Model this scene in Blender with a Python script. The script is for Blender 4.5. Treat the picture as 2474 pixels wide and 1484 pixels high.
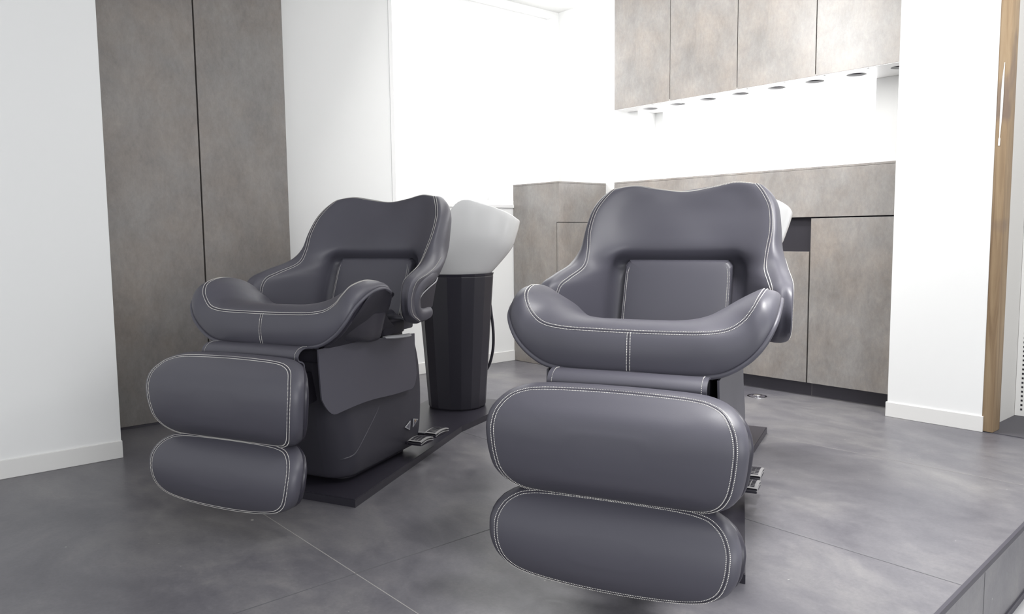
import bpy, bmesh, math, random
from mathutils import Vector, Matrix
random.seed(7)
C = bpy.context.scene.collection
for o in list(bpy.data.objects): bpy.data.objects.remove(o)
R = math.radians

# ---------------------------------------------------------------- camera
cd = bpy.data.cameras.new('camera'); cam = bpy.data.objects.new('camera', cd); C.objects.link(cam)
bpy.context.scene.camera = cam
YAW, PITCH, ROLL, F = R(49.22868439), R(5.33818037), R(-0.61883187), 1865.4555
cd.sensor_fit = 'HORIZONTAL'; cd.sensor_width = 36.0; cd.lens = F / 2474 * 36.0
cd.clip_start = .05; cd.clip_end = 100
fw = Vector((math.cos(YAW)*math.cos(PITCH), math.sin(YAW)*math.cos(PITCH), -math.sin(PITCH)))
rt = Vector((math.sin(YAW), -math.cos(YAW), 0)); up = rt.cross(fw)
cr_, sr_ = math.cos(ROLL), math.sin(ROLL)
rt2 = cr_*rt + sr_*up; up2 = -sr_*rt + cr_*up
m = Matrix((rt2, up2, -fw)).transposed().to_4x4(); m.translation = Vector((0, 0, .85))
cam.matrix_world = m

# ---------------------------------------------------------------- world and light
sc = bpy.context.scene
sc.view_settings.view_transform = 'Standard'; sc.view_settings.look = 'None'
sc.view_settings.gamma = 1; sc.view_settings.use_curve_mapping = False
sc.view_settings.exposure = 0.46
w = bpy.data.worlds.new('world'); sc.world = w; w.use_nodes = True
bg = w.node_tree.nodes['Background']; bg.inputs[0].default_value = (.97, .985, 1, 1); bg.inputs[1].default_value = .64

def area(name, loc, target, sx, sy, power, col=(1, 1, 1)):
    l = bpy.data.lights.new(name, 'AREA'); l.shape = 'RECTANGLE'; l.size = sx; l.size_y = sy; l.energy = power; l.color = col
    o = bpy.data.objects.new(name, l); C.objects.link(o); o.location = loc
    o.rotation_euler = (Vector(target) - Vector(loc)).to_track_quat('-Z', 'Y').to_euler()
    return o
area('window_daylight', (3.14, 4.07, 1.69), (2.6, 1.0, 1.0), 1.2, 1.2, 13, (1, 1, 1))
area('niche_daylight', (4.16, 2.49, 1.42), (2.5, 2.45, 1.1), 1.3, .4, 2.5, (1, 1, 1))
area('overhead_fill_light', (2.50, 2.45, 2.32), (3.72, 2.5, 1.72), .35, 1.3, 34, (1, .99, .97))  # added fill to brighten the upper cabinets, no fixture there
area('overhead_fill_light', (2.9, .7, 2.6), (2.5, 1.2, 0), .9, .9, 27, (1, .99, .98))  # added fill lighting chairs and floor from the right
area('overhead_fill_light', (.9, .9, 2.9), (1.1, 1.3, 0), 1.2, 1.2, 10, (1, .99, .97))  # added overhead fill without a fixture
dl = area('counter_downlight', (3.05, 2.5, 2.34), (3.05, 2.35, 0), .3, 1.2, 12, (1, .99, .97)); dl.data.spread = R(95)
dl = area('aisle_downlight', (1.75, .75, 2.7), (1.9, .95, 0), .4, .4, 13, (1, .99, .97)); dl.data.spread = R(70)
area('front_fill_light', (-.4, -3.4, 1.6), (1.0, 2.5, 1.1), 4.5, 2.2, 84, (.98, .99, 1))  # added fill from behind the camera, no window built there

# ---------------------------------------------------------------- materials
def mat(name, col, rough=.5, metal=0, spec=.5, coat=0):
    m = bpy.data.materials.new(name); m.use_nodes = True
    b = m.node_tree.nodes['Principled BSDF']
    b.inputs['Base Color'].default_value = (*col, 1); b.inputs['Roughness'].default_value = rough
    b.inputs['Metallic'].default_value = metal; b.inputs['Specular IOR Level'].default_value = spec
    b.inputs['Coat Weight'].default_value = coat
    return m
def nodes(m): return m.node_tree.nodes, m.node_tree.links, m.node_tree.nodes['Principled BSDF']
def noise(m, scale, detail=6, rough=.6, dist=0, stretch=(1, 1, 1), obj=True):
    n, l, b = nodes(m)
    tc = n.new('ShaderNodeTexCoord'); mp = n.new('ShaderNodeMapping'); mp.inputs['Scale'].default_value = stretch
    nz = n.new('ShaderNodeTexNoise'); nz.inputs['Scale'].default_value = scale; nz.inputs['Detail'].default_value = detail
    nz.inputs['Roughness'].default_value = rough; nz.inputs['Distortion'].default_value = dist
    l.new(tc.outputs['Object'], mp.inputs[0]); l.new(mp.outputs[0], nz.inputs['Vector'])
    return nz.outputs['Fac']
def ramp(m, fac, stops):
    n, l, b = nodes(m); r = n.new('ShaderNodeValToRGB'); l.new(fac, r.inputs[0])
    e = r.color_ramp.elements
    while len(e) < len(stops): e.new(.5)
    for x, (p, c) in zip(e, stops): x.position = p; x.color = (*c, 1) if len(c) == 3 else c
    return r.outputs[0]
def mixc(m, fac, a, b_, mode='MIX'):
    n, l, b = nodes(m); x = n.new('ShaderNodeMix'); x.data_type = 'RGBA'; x.blend_type = mode
    for s, v in ((0, fac), (6, a), (7, b_)):
        if hasattr(v, 'links'): l.new(v, x.inputs[s])
        elif s == 0: x.inputs[0].default_value = v
        else: x.inputs[s].default_value = (*v, 1)
    return x.outputs[2]
def bump(m, fac, strength, dist=.001):
    n, l, b = nodes(m); x = n.new('ShaderNodeBump'); x.inputs['Strength'].default_value = strength; x.inputs['Distance'].default_value = dist
    l.new(fac, x.inputs['Height']); l.new(x.outputs[0], b.inputs['Normal'])
def setcol(m, s): nodes(m)[1].new(s, nodes(m)[2].inputs['Base Color'])

M = {}
M['leather'] = mat('leather', (.078, .076, .096), .42, spec=.5)
bump(M['leather'], noise(M['leather'], 900, 3, .6), .18, .0006)
M['thread'] = mat('thread', (.86, .84, .79), .7)
M['seam'] = mat('seam_shadow', (.035, .032, .045), .8)
M['shell'] = mat('dark_plastic', (.030, .028, .040), .33, spec=.5)
M['matte'] = mat('matte_plastic', (.050, .048, .062), .42, spec=.5)
bump(M['matte'], noise(M['matte'], 1200, 2, .5), .15, .0004)
M['plate'] = mat('painted_steel', (.028, .026, .036), .32, spec=.5)
M['cheek'] = mat('cheek_plastic', (.032, .030, .041), .6, spec=.35)
M['ped'] = mat('pedestal_plastic', (.032, .030, .041), .35, spec=.5)
M['porcelain'] = mat('porcelain', (.89, .89, .88), .12, spec=.5, coat=.3)
M['chrome'] = mat('chrome', (.8, .8, .82), .15, metal=1)
M['steel'] = mat('pedal_metal', (.27, .265, .27), .5)
M['black'] = mat('black_rubber', (.02, .018, .028), .6)
M['wall'] = mat('white_paint', (.86, .865, .86), .6, spec=.3)
bump(M['wall'], noise(M['wall'], 220, 4, .6), .12, .0008)
M['ceil'] = mat('white_ceiling', (.88, .88, .87), .7, spec=.2)
M['skirt'] = mat('skirting_vinyl', (.78, .775, .76), .5)
M['white_trim'] = mat('white_trim', (.86, .86, .86), .4)
def panelmat(name, dark, light, rough):
    m = mat(name, light, rough, spec=.9)
    a = noise(m, 6.5, 10, .74, .25, (1, 1, .6)); b = noise(m, 70, 5, .8, 0, (1, 1, .5)); e_ = noise(m, 2.6, 6, .7)
    c1 = ramp(m, a, [(.33, dark), (.5, tuple((x+y)/2 for x, y in zip(dark, light))), (.68, light)])
    c2 = ramp(m, b, [(.3, (.86, .86, .87)), (.7, (1.1, 1.09, 1.07))])
    c3 = mixc(m, 1.0, c1, c2, 'MULTIPLY'); c4 = ramp(m, e_, [(.40, (1, 1, 1)), (.62, (1.06, .99, .925))])
    setcol(m, mixc(m, 1.0, c3, c4, 'MULTIPLY')); bump(m, b, .06, .0005)
    return m
M['panel'] = panelmat('mottled_taupe_laminate', (.21, .197, .188), (.325, .312, .302), .40)
M['panel_dark'] = panelmat('mottled_umber_laminate', (.178, .165, .160), (.262, .249, .241), .46)
M['gap'] = mat('shadow_gap', (.02, .018, .025), .8)
M['toe'] = mat('toe_kick', (.07, .065, .08), .5)
# floor
m = mat('stone_tile', (.2, .19, .2), .36, spec=.5); M['floor'] = m
a = noise(m, 1.7, 10, .66, .5, (1.15, .85, 1)); b = noise(m, 8, 10, .78, .2, (1.5, .8, 1)); c_ = noise(m, 90, 5, .8)
c1 = ramp(m, a, [(.30, (.088, .086, .102)), (.5, (.142, .138, .152)), (.72, (.226, .219, .220))])
c2 = ramp(m, b, [(.3, (.72, .72, .76)), (.55, (1, 1, 1)), (.75, (1.34, 1.31, 1.25))])
c3 = mixc(m, .75, c1, c2, 'MULTIPLY'); c3 = mixc(m, 1.0, c3, ramp(m, c_, [(.25, (.86, .86, .87)), (.75, (1.14, 1.14, 1.13))]), 'MULTIPLY')
v = ramp(m, noise(m, 45, 2, .3), [(.0, (0, 0, 0)), (.80, (0, 0, 0)), (.83, (1, 1, 1))])
setcol(m, mixc(m, v, c3, (.5, .49, .47)))
n_, l_, b_ = nodes(m); rr = ramp(m, b, [(.3, (.30, .30, .30)), (.7, (.44, .44, .44))]); l_.new(rr, b_.inputs['Roughness'])
bump(m, c_, .10, .0006)
M['joint_light'] = mat('grout_light', (.30, .29, .285), .7)
M['grey_wall'] = mat('grey_wall_finish', (.60, .59, .57), .7)  # greyer finish than the white walls
M['joint_dark'] = mat('grout_dark', (.10, .10, .11), .7)
M['nosing'] = mat('step_nosing', (.05, .047, .062), .45)
M['lower'] = mat('lower_floor', (.34, .34, .35), .5)
M['mat'] = mat('dark_floor_sheet', (.07, .068, .08), .6)
# wood
m = mat('pine_post', (.5, .33, .17), .55); M['wood'] = m
a = noise(m, 26, 6, .6, 1.2, (1, 1, .05)); b = noise(m, 3.2, 3, .5, .6, (1, 1, .8))
c1 = ramp(m, a, [(.3, (.20, .13, .075)), (.55, (.33, .235, .14)), (.8, (.40, .31, .20))])
k = ramp(m, b, [(.0, (0, 0, 0)), (.55, (0, 0, 0)), (.63, (.8, .8, .8))])
setcol(m, mixc(m, k, c1, (.18, .13, .105)))
# curtain
m = bpy.data.materials.new('sheer_curtain'); m.use_nodes = True; M['curtain'] = m
n, l = m.node_tree.nodes, m.node_tree.links; n.clear()
o = n.new('ShaderNodeOutputMaterial'); d = n.new('ShaderNodeBsdfDiffuse'); t = n.new('ShaderNodeBsdfTranslucent'); tr = n.new('ShaderNodeBsdfTransparent')
d.inputs[0].default_value = (.9, .9, .89, 1); t.inputs[0].default_value = (.93, .93, .92, 1)
m1 = n.new('ShaderNodeMixShader'); m1.inputs[0].default_value = .55; m2 = n.new('ShaderNodeMixShader'); m2.inputs[0].default_value = .30
l.new(d.outputs[0], m1.inputs[1]); l.new(t.outputs[0], m1.inputs[2]); l.new(m1.outputs[0], m2.inputs[1]); l.new(tr.outputs[0], m2.inputs[2]); l.new(m2.outputs[0], o.inputs[0])
def emis(name, col, s):
    m = bpy.data.materials.new(name); m.use_nodes = True; n, l = m.node_tree.nodes, m.node_tree.links; n.clear()
    o = n.new('ShaderNodeOutputMaterial'); e = n.new('ShaderNodeEmission'); e.inputs[0].default_value = (*col, 1); e.inputs[1].default_value = s
    l.new(e.outputs[0], o.inputs[0]); return m
M['daylit'] = emis('daylit_glass', (1, 1, 1), 1.5)
M['sticker_grey'] = mat('sticker_grey', (.50, .50, .52), .5)
M['sticker_dark'] = mat('sticker_dark', (.16, .155, .19), .5)
M['sticker_yellow'] = mat('sticker_orange', (.60, .42, .18), .5)

# ---------------------------------------------------------------- helpers
def obj(name, bm, mats, parent=None, smooth=True, kind=None):
    bmesh.ops.recalc_face_normals(bm, faces=bm.faces)
    me = bpy.data.meshes.new(name); bm.to_mesh(me); bm.free()
    for mm in (mats if isinstance(mats, (list, tuple)) else [mats]): me.materials.append(M[mm])
    if smooth:
        me.polygons.foreach_set('use_smooth', [True]*len(me.polygons))
        try: me.set_sharp_from_angle(angle=R(38))
        except Exception: pass
    o = bpy.data.objects.new(name, me); C.objects.link(o)
    if parent: o.parent = parent
    if kind: o['kind'] = kind
    return o
def thing(name, label, cat, loc=(0, 0, 0), rz=0, group=None):
    o = bpy.data.objects.new(name, None); C.objects.link(o); o.location = loc; o.rotation_euler = (0, 0, rz)
    o.empty_display_size = .05; o['label'] = label; o['category'] = cat
    if group: o['group'] = group
    return o
def tag(o, label, cat, group=None):
    o['label'] = label; o['category'] = cat
    if group: o['group'] = group
    return o
def box(bm, x0, x1, y0, y1, z0, z1, bev=0, mi=0, seg=2):
    vs = [bm.verts.new((x, y, z)) for x in (x0, x1) for y in (y0, y1) for z in (z0, z1)]
    fs = [bm.faces.new([vs[i] for i in f]) for f in ((0, 1, 3, 2), (4, 6, 7, 5), (0, 4, 5, 1), (2, 3, 7, 6), (0, 2, 6, 4), (1, 5, 7, 3))]
    for f in fs: f.material_index = mi
    if bev:
        es = list({e for f in fs for e in f.edges})
        bmesh.ops.bevel(bm, geom=es, offset=bev, segments=seg, affect='EDGES', profile=.5, material=-1)
    return fs
def bx(*a, **k):
    bm = bmesh.new(); box(bm, *a, **k); return bm
def prism(bm, poly, z0, z1, mi=0):
    a = [bm.verts.new((*p, z0)) for p in poly]; b = [bm.verts.new((*p, z1)) for p in poly]
    fs = [bm.faces.new(a[::-1]), bm.faces.new(b)]
    for i in range(len(poly)):
        j = (i+1) % len(poly); fs.append(bm.faces.new((a[i], a[j], b[j], b[i])))
    for f in fs: f.material_index = mi
    return fs
def tube(bm, pts, rad, n=8, mi=0, squash=None, cap=True):
    pts = [Vector(p) for p in pts]; N = len(pts); rings = []
    up0 = None
    for i, p in enumerate(pts):
        t = (pts[min(i+1, N-1)] - pts[max(i-1, 0)]).normalized()
        if up0 is None:
            up0 = Vector((0, 0, 1)) if abs(t.z) < .9 else Vector((1, 0, 0))
        a = (up0 - t*up0.dot(t)).normalized(); b = t.cross(a); up0 = a
        r = rad[i] if isinstance(rad, (list, tuple)) else rad
        ring = []
        for k in range(n):
            q = 2*math.pi*k/n; d = a*math.cos(q)*r + b*math.sin(q)*r
            if squash: d = Vector((d.x*squash[0], d.y*squash[1], d.z*squash[2]))
            ring.append(bm.verts.new(p+d))
        rings.append(ring)
    for r0, r1 in zip(rings[:-1], rings[1:]):
        for k in range(n):
            f = bm.faces.new((r0[k], r0[(k+1) % n], r1[(k+1) % n], r1[k])); f.material_index = mi
    if cap:
        for r_ in (rings[0], rings[-1]):
            try: bm.faces.new(r_).material_index = mi
            except Exception: pass
def crv(pts, t):                       # Catmull-Rom through pts at parameter t in [0, n-1]
    n = len(pts); i = max(0, min(int(math.floor(t)), n-2)); f = t-i
    p1, p2 = pts[i], pts[i+1]; p0 = pts[i-1] if i > 0 else 2*p1-p2; p3 = pts[i+2] if i+2 < n else 2*p2-p1
    return .5*((2*p1)+(p2-p0)*f+(2*p0-5*p1+4*p2-p3)*f*f+(3*p1-p0-3*p2+p3)*f*f*f)
def smoothline(pts, k=8):
    pts = [Vector(p) for p in pts]
    return [crv(pts, i/k) for i in range((len(pts)-1)*k+1)]
class Surf:
    """Catmull-Rom surface through a grid of control points rows[r][c]; cyc closes it across columns."""
    def __init__(s, rows, cyc=False):
        s.rows = [[Vector(p) for p in r] for r in rows]; s.cyc = cyc; s.NR = len(rows); s.NC = len(rows[0])
    def row(s, r, c):
        n = s.NC; i = int(math.floor(c)); f = c-i
        if s.cyc: g = [r[(i+k) % n] for k in (-1, 0, 1, 2)]
        else:
            i = max(0, min(i, n-2)); f = c-i; p1, p2 = r[i], r[i+1]
            g = [r[i-1] if i > 0 else 2*p1-p2, p1, p2, r[i+2] if i+2 < n else 2*p2-p1]
        p0, p1, p2, p3 = g
        return .5*((2*p1)+(p2-p0)*f+(2*p0-5*p1+4*p2-p3)*f*f+(3*p1-p0-3*p2+p3)*f*f*f)
    def ev(s, r, c):
        i = max(0, min(int(math.floor(r)), s.NR-2)); f = r-i
        p1, p2 = s.row(s.rows[i], c), s.row(s.rows[i+1], c)
        p0 = s.row(s.rows[i-1], c) if i > 0 else 2*p1-p2
        p3 = s.row(s.rows[i+2], c) if i+2 < s.NR else 2*p2-p1
        return .5*((2*p1)+(p2-p0)*f+(2*p0-5*p1+4*p2-p3)*f*f+(3*p1-p0-3*p2+p3)*f*f*f)
    def nrm(s, r, c, e=.04):
        a = s.ev(min(r+e, s.NR-1), c)-s.ev(max(r-e, 0), c)
        c0, c1 = (c-e, c+e) if s.cyc else (max(c-e, 0), min(c+e, s.NC-1))
        b = s.ev(r, c1)-s.ev(r, c0)
        return a.cross(b).normalized()
    def mesh(s, bm, kr, kc, mi=0, capstart=False, capend=False):
        nr = (s.NR-1)*kr+1; nc = s.NC*kc if s.cyc else (s.NC-1)*kc+1
        g = [[bm.verts.new(s.ev(i/kr, j/kc)) for j in range(nc)] for i in range(nr)]
        for i in range(nr-1):
            for j in range(nc if s.cyc else nc-1):
                q = (j+1) % nc
                f = bm.faces.new((g[i][j], g[i][q], g[i+1][q], g[i+1][j])); f.material_index = mi
        if capstart: bm.faces.new(g[0]).material_index = mi
        if capend: bm.faces.new(g[-1][::-1]).material_index = mi
        return g
def stitch(bm, pts, nrms, pitch=.0038, ln=.0033, r=.00115, mi=0, lift=.0006):
    """little thread stitches laid end to end along a line on a surface"""
    acc = 0; nxt = 0
    for i in range(len(pts)-1):
        a, b = pts[i], pts[i+1]; L = (b-a).length
        if L < 1e-7: continue
        d = (b-a)/L
        while nxt <= acc+L:
            t = (nxt-acc)/L; p = a.lerp(b, t); n = nrms[i].lerp(nrms[i+1], t).normalized(); s = d.cross(n).normalized()
            p = p+n*lift
            e0 = bm.verts.new(p-d*ln/2-n*.0006); e1 = bm.verts.new(p+d*ln/2-n*.0006)
            ring = [bm.verts.new(p+v) for v in (s*r, n*r, -s*r, -n*r)]
            for k in range(4):
                bm.faces.new((e0, ring[(k+1) % 4], ring[k])).material_index = mi
                bm.faces.new((e1, ring[k], ring[(k+1) % 4])).material_index = mi
            nxt += pitch
        acc += L
def surf_stitch(bm, S, path, off, sign, double=True, seam=True):
    """double row of stitches following path(t)->(r,c) on surface S with a pressed seam between them"""
    N = 260; P = []; NN = []
    for i in range(N+1):
        r, c = path(i/N); P.append(S.ev(r, c)); NN.append(S.nrm(r, c)*sign)
    sides = []
    for i in range(N+1):
        d = (P[min(i+1, N)]-P[max(i-1, 0)]).normalized(); sides.append(d.cross(NN[i]).normalized())
    for q in ((-1, 1) if double else (0,)):
        stitch(bm, [p+sd*off*q for p, sd in zip(P, sides)], NN)
    if seam: tube(bm, [p-n*.0002 for p, n in zip(P, NN)], .0010, 5, 1, cap=False)

# ---------------------------------------------------------------- the room
CE = 2.37
def S_(name, bm, m, smooth=False): return obj(name, bm, m, None, smooth, 'structure')
YS = .645
bm = bmesh.new(); prism(bm, [(-1.6, YS-.20), (1.789-.02, .632), (2.52, .675), (4.2, .775), (4.2, 4.2), (-1.6, 4.2)], -.012, 0)
floor = S_('floor', bm, 'floor')
S_('floor', bx(-4, 6, -3, 4.2, -.26, -.232), 'lower')
S_('ceiling', bx(-1.6, 4.3, .9, 4.2, CE, CE+.06), 'ceil')
# joints between the big tiles
def strip(name, p, q, wd, m, z=.0006):
    p = Vector((*p, 0)); q = Vector((*q, 0)); d = (q-p).normalized(); s = Vector((-d.y, d.x, 0))*wd/2
    bm = bmesh.new(); prism(bm, [(p+s)[:2], (p-s)[:2], (q-s)[:2], (q+s)[:2]], -.001, z); return S_(name, bm, m)
strip('trim_1', (.925, .60), (.925, 2.45), .0026, 'joint_light')
strip('trim_2', (1.978, .649), (1.978, 3.93), .0022, 'joint_dark')
strip('trim_3', (2.93, .70), (2.86, 2.0), .002, 'joint_light')
strip('trim_4', (-1.0, 1.69), (1.978, 1.69), .0025, 'joint_dark')
# step edge
def edge_piece(name, z0, z1, out, m, dp=.03):
    a = Vector((-1.6, YS-.20)); b = Vector((1.769, .632)); c = Vector((2.52, .675)); d = Vector((4.2, .775))
    bm = bmesh.new(); pts = [a, b, c, d]
    prism(bm, [(p.x, p.y-out) for p in pts]+[(p.x, p.y+dp) for p in reversed(pts)], z0, z1); return S_(name, bm, m)
edge_piece('trim_5', -.015, .0008, .003, 'nosing', .006)
edge_piece('trim_9', -.0185, -.015, .0015, 'joint_light', .01)
edge_piece('wall_front', -.232, -.0185, -.001, 'floor')
edge_piece('baseboard_front', -.232, -.212, .004, 'nosing', .01)
for x in (2.15, 3.2): S_('trim_6', bx(x, x+.003, .6325+(x-1.77)*.0573, .70+(x-1.77)*.055, -.212, -.0185), 'joint_dark')

def baseboard(name, x0, x1, y0, y1, h=.068):
    bm = bmesh.new(); box(bm, x0, x1, y0, y1, 0, h, bev=.002); return S_(name, bm, 'skirt')
# left wall, a thick pier in front of the tall cabinet
S_('wall_left', bx(-1.6, .769, 3.235, 4.2, 0, CE), 'wall')
baseboard('baseboard_left', -1.6, .772, 3.228, 3.24, .068)
# window wall
bm = bmesh.new(); WX0, WX1, WZ0, WZ1 = 2.492, 3.785, 1.05, 2.328; WY = 3.935
box(bm, .765, WX0, WY, 4.2, 0, CE); box(bm, WX0, WX1, WY, 4.2, 0, WZ0); box(bm, WX0, WX1, WY, 4.2, WZ1, CE); box(bm, WX1, 3.85, WY, 4.2, 0, CE)
S_('wall_back', bm, 'wall')
baseboard('baseboard_back', 1.72, 3.41, WY-.007, WY+.003)
S_('window_1', bx(WX0-.02, WX1+.02, 4.09, 4.10, WZ0-.02, WZ1+.02), 'daylit')
bm = bmesh.new(); box(bm, WX0-.03, WX1+.03, WY-.012, WY+.15, WZ0-.022, WZ0, .003); S_('trim_7', bm, 'white_trim')
bm = bmesh.new()
box(bm, WX1-.003, WX1+.022, WY-.006, WY+.154, WZ0+.001, WZ1+.022, .001); box(bm, WX0-.022, WX0+.003, WY-.006, WY+.154, WZ0+.001, WZ1+.022, .001); box(bm, WX0+.0035, WX1-.0035, WY-.0055, WY+.154, WZ1-.003, WZ1+.022)
S_('trim_8', bm, 'white_trim')
# return wall beside the window and the niche walls
S_('wall_right', bx(3.845, 4.30, 3.225, 4.2, 0, CE), 'wall')
NX = 4.02; NY0, NY1, NZ0, NZ1 = 1.815, 3.165, 1.20, 2.0
bm = bmesh.new()
box(bm, NX, 4.3, 1.12, NY0, 0, CE); box(bm, NX, 4.3, NY1, 3.225, 0, CE); box(bm, NX, 4.3, NY0, NY1, 0, NZ0-.02); box(bm, NX, 4.3, NY0, NY1, NZ1, CE)
S_('wall_right', bm, 'wall')
S_('window_2', bx(4.20, 4.22, NY0-.02, NY1+.02, NZ0-.04, NZ1), 'daylit')
# partition with the bare timber post
PX = 3.584
bm = bmesh.new(); box(bm, PX, 3.72, 1.131, 1.521, 0, CE, .0015); S_('wall_right', bm, 'wall')
bm = bmesh.new(); box(bm, PX-.006, PX+.004, 1.125, 1.527, 0, .068, .002); box(bm, PX-.004, 3.60, 1.517, 1.527, 0, .068, .002); S_('baseboard_right', bm, 'skirt')
S_('wall_right', bx(3.675, 4.02, 1.131, 1.2, 0, CE), 'grey_wall')
S_('wall_right', bx(4.006, 4.3, -.2, 1.131, -.012, CE), 'grey_wall')
S_('floor', bx(3.592, 4.02, .78, 1.131, -.002, .003), 'mat')

post = thing('timber_post', 'knotty pine timber post at the end of the white partition wall', 'post', (3.62, 1.108, 0))
bm = bmesh.new(); box(bm, 3.588-3.62, 3.672-3.62, 1.089-1.108, 1.131-1.108, .0031, CE, .002); obj('post_body', bm, 'wood', post)
bm = bmesh.new(); pts = smoothline([(-.034, .000, 1.52), (-.034, .003, 1.44), (-.034, .004, 1.34), (-.034, .006, 1.24), (-.034, .007, 1.19)])
tube(bm, pts, [.001+.004*math.sin(math.pi*min(1, i/(len(pts)-1)*1.15+.02)) if i/(len(pts)-1) < .82 else .004 for i in range(len(pts))], 6, squash=(.3, 1, 1)); o = obj('paint_drip', bm, 'wall', post); o['label'] = 'white paint smear on the bare wood'
rail = thing('shelf_upright', 'slotted white steel shelf upright fixed to the wall past the timber post', 'shelf rail', (4.012, 1.104, 0))
bm = bmesh.new(); box(bm, -.010, -.004, -.014, .026, .004, CE, .001)
for i in range(110):
    z = .03+i*.0205; box(bm, -.0106, -.0098, -.004, .004, z, z+.009, mi=1)
obj('slotted_rail', bm, ['skirt', 'gap'], rail, False)

# ---------------------------------------------------------------- cabinets
# tall two-door cabinet left
cab = thing('tall_cabinet', 'tall floor to ceiling cabinet in mottled umber laminate behind the left chair', 'cabinet', (1.24, 3.82, 0))
o3 = Vector((1.24, 3.82, 0))
def lb(x0, x1, y0, y1, z0, z1, O, **k):
    return bx(x0-O.x, x1-O.x, y0-O.y, y1-O.y, z0-O.z, z1-O.z, **k)
obj('carcass', lb(.775, 1.708, 3.722, 3.93, .002, CE, o3), 'gap', cab, False)
obj('door', lb(.775, 1.2805, 3.70, 3.72, .012, CE-.004, o3, bev=.001), 'panel_dark', cab, False)
obj('door', lb(1.2875, 1.713, 3.70, 3.72, .012, CE-.004, o3, bev=.001), 'panel_dark', cab, False)
obj('plinth', lb(.775, 1.708, 3.705, 3.74, .0, .012, o3), 'toe', cab, False)

# small pedestal cabinet by the window
ob = Vector((3.625, 3.71, 0))
sm = thing('low_cabinet', 'low square taupe cabinet in the corner beside the curtained window', 'cabinet', tuple(ob))
bm = bmesh.new()
box(bm, 3.41-ob.x, 3.842-ob.x, 3.517-ob.y, 3.930-ob.y, .002, 1.171)
box(bm, 3.41-ob.x, 3.842-ob.x, 3.494-ob.y, 3.517-ob.y, .928, 1.171)
obj('carcass', bm, 'panel', sm, False)
obj('top_panel', lb(3.408, 3.842, 3.492, 3.930, 1.1715, 1.182, ob, bev=.001), 'panel', sm, False)
obj('door', lb(3.41, 3.842, 3.494, 3.5125, .012, .9235, ob, bev=.001), 'panel', sm, False)
bm = lb(3.413, 3.838, 3.508, 3.5165, .008, .9275, ob); obj('shadow_gap', bm, 'gap', sm, False)

# lower run: counter + door units
FX = 3.72
oc = Vector((3.86, 2.42, 0))
lo = thing('counter_cabinet', 'long waist high taupe laminate counter cabinet along the right wall under the bright niche', 'cabinet', tuple(oc))
obj('carcass', lb(FX+.022, 4.016, 1.525, 3.222, .07, 1.15, oc), 'gap', lo, False)
bm = lb(FX, FX+.02, 1.524, 3.31, .9235, 1.162, oc, bev=.001); box(bm, FX+.002-oc.x, 3.843-oc.x, 3.222-oc.y, 3.309-oc.y, .07, 1.162)
obj('apron_panel', bm, 'panel', lo, False)
bm = lb(FX, 4.018, 1.524, 3.222, 1.163, 1.174, oc, bev=.001); box(bm, FX-oc.x, 3.843-oc.x, 3.222-oc.y, 3.311-oc.y, 1.163, 1.174, .001)
obj('worktop', bm, 'panel', lo, False)
obj('door', lb(FX, FX+.02, 1.524, 1.9865, .073, .9165, oc, bev=.001), 'panel', lo, False)
obj('door', lb(FX, FX+.02, 1.9945, 2.43, .073, .748, oc, bev=.001), 'panel', lo, False)
obj('door', lb(FX, FX+.02, 2.438, 2.87, .073, .9165, oc, bev=.001), 'panel', lo, False)
obj('door', lb(FX, FX+.02, 2.878, 3.31, .073, .9165, oc, bev=.001), 'panel', lo, False)
obj('toe_kick', lb(FX+.05, FX+.07, 1.524, 3.31, 0, .072, oc), 'toe', lo, False)
# the photograph's pale vertical mark on the kick
obj('kick_joint', lb(FX+.049, FX+.0501, 1.985, 1.9866, 0, .07, oc), 'panel', lo, False)

# upper cabinets, four separate units and a soffit with round holes
ys = [1.524, 1.983, 2.431, 2.881, 3.312]
ulabels = ['taupe upper cabinet nearest the white partition wall', 'taupe upper cabinet second from the white partition wall',
           'taupe upper cabinet second from the curtained window', 'taupe upper cabinet nearest the curtained window']
uprot = None
for i in range(4):
    y0, y1 = ys[i], ys[i+1]; o_ = Vector((3.86, (y0+y1)/2, 1.632))
    t = thing('wall_cabinet', ulabels[i], 'cabinet', tuple(o_), group='wall cabinets above the niche')
    xb = 3.843 if i == 3 else 3.95
    obj('carcass', lb(FX+.021, xb, y0+.001, y1-.001, 1.632, CE-.001, o_), 'gap', t, False)
    obj('door', lb(FX, FX+.02, y0+.0022, y1-.0022, 1.622, CE-.004, o_, bev=.0008), 'panel', t, False)
osf = Vector((3.87, 2.42, 1.62))
sof = thing('downlight_panel', 'white underside panel with a row of round dark downlights below the upper cabinets', 'panel', tuple(osf))
bm = bmesh.new()
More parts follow.
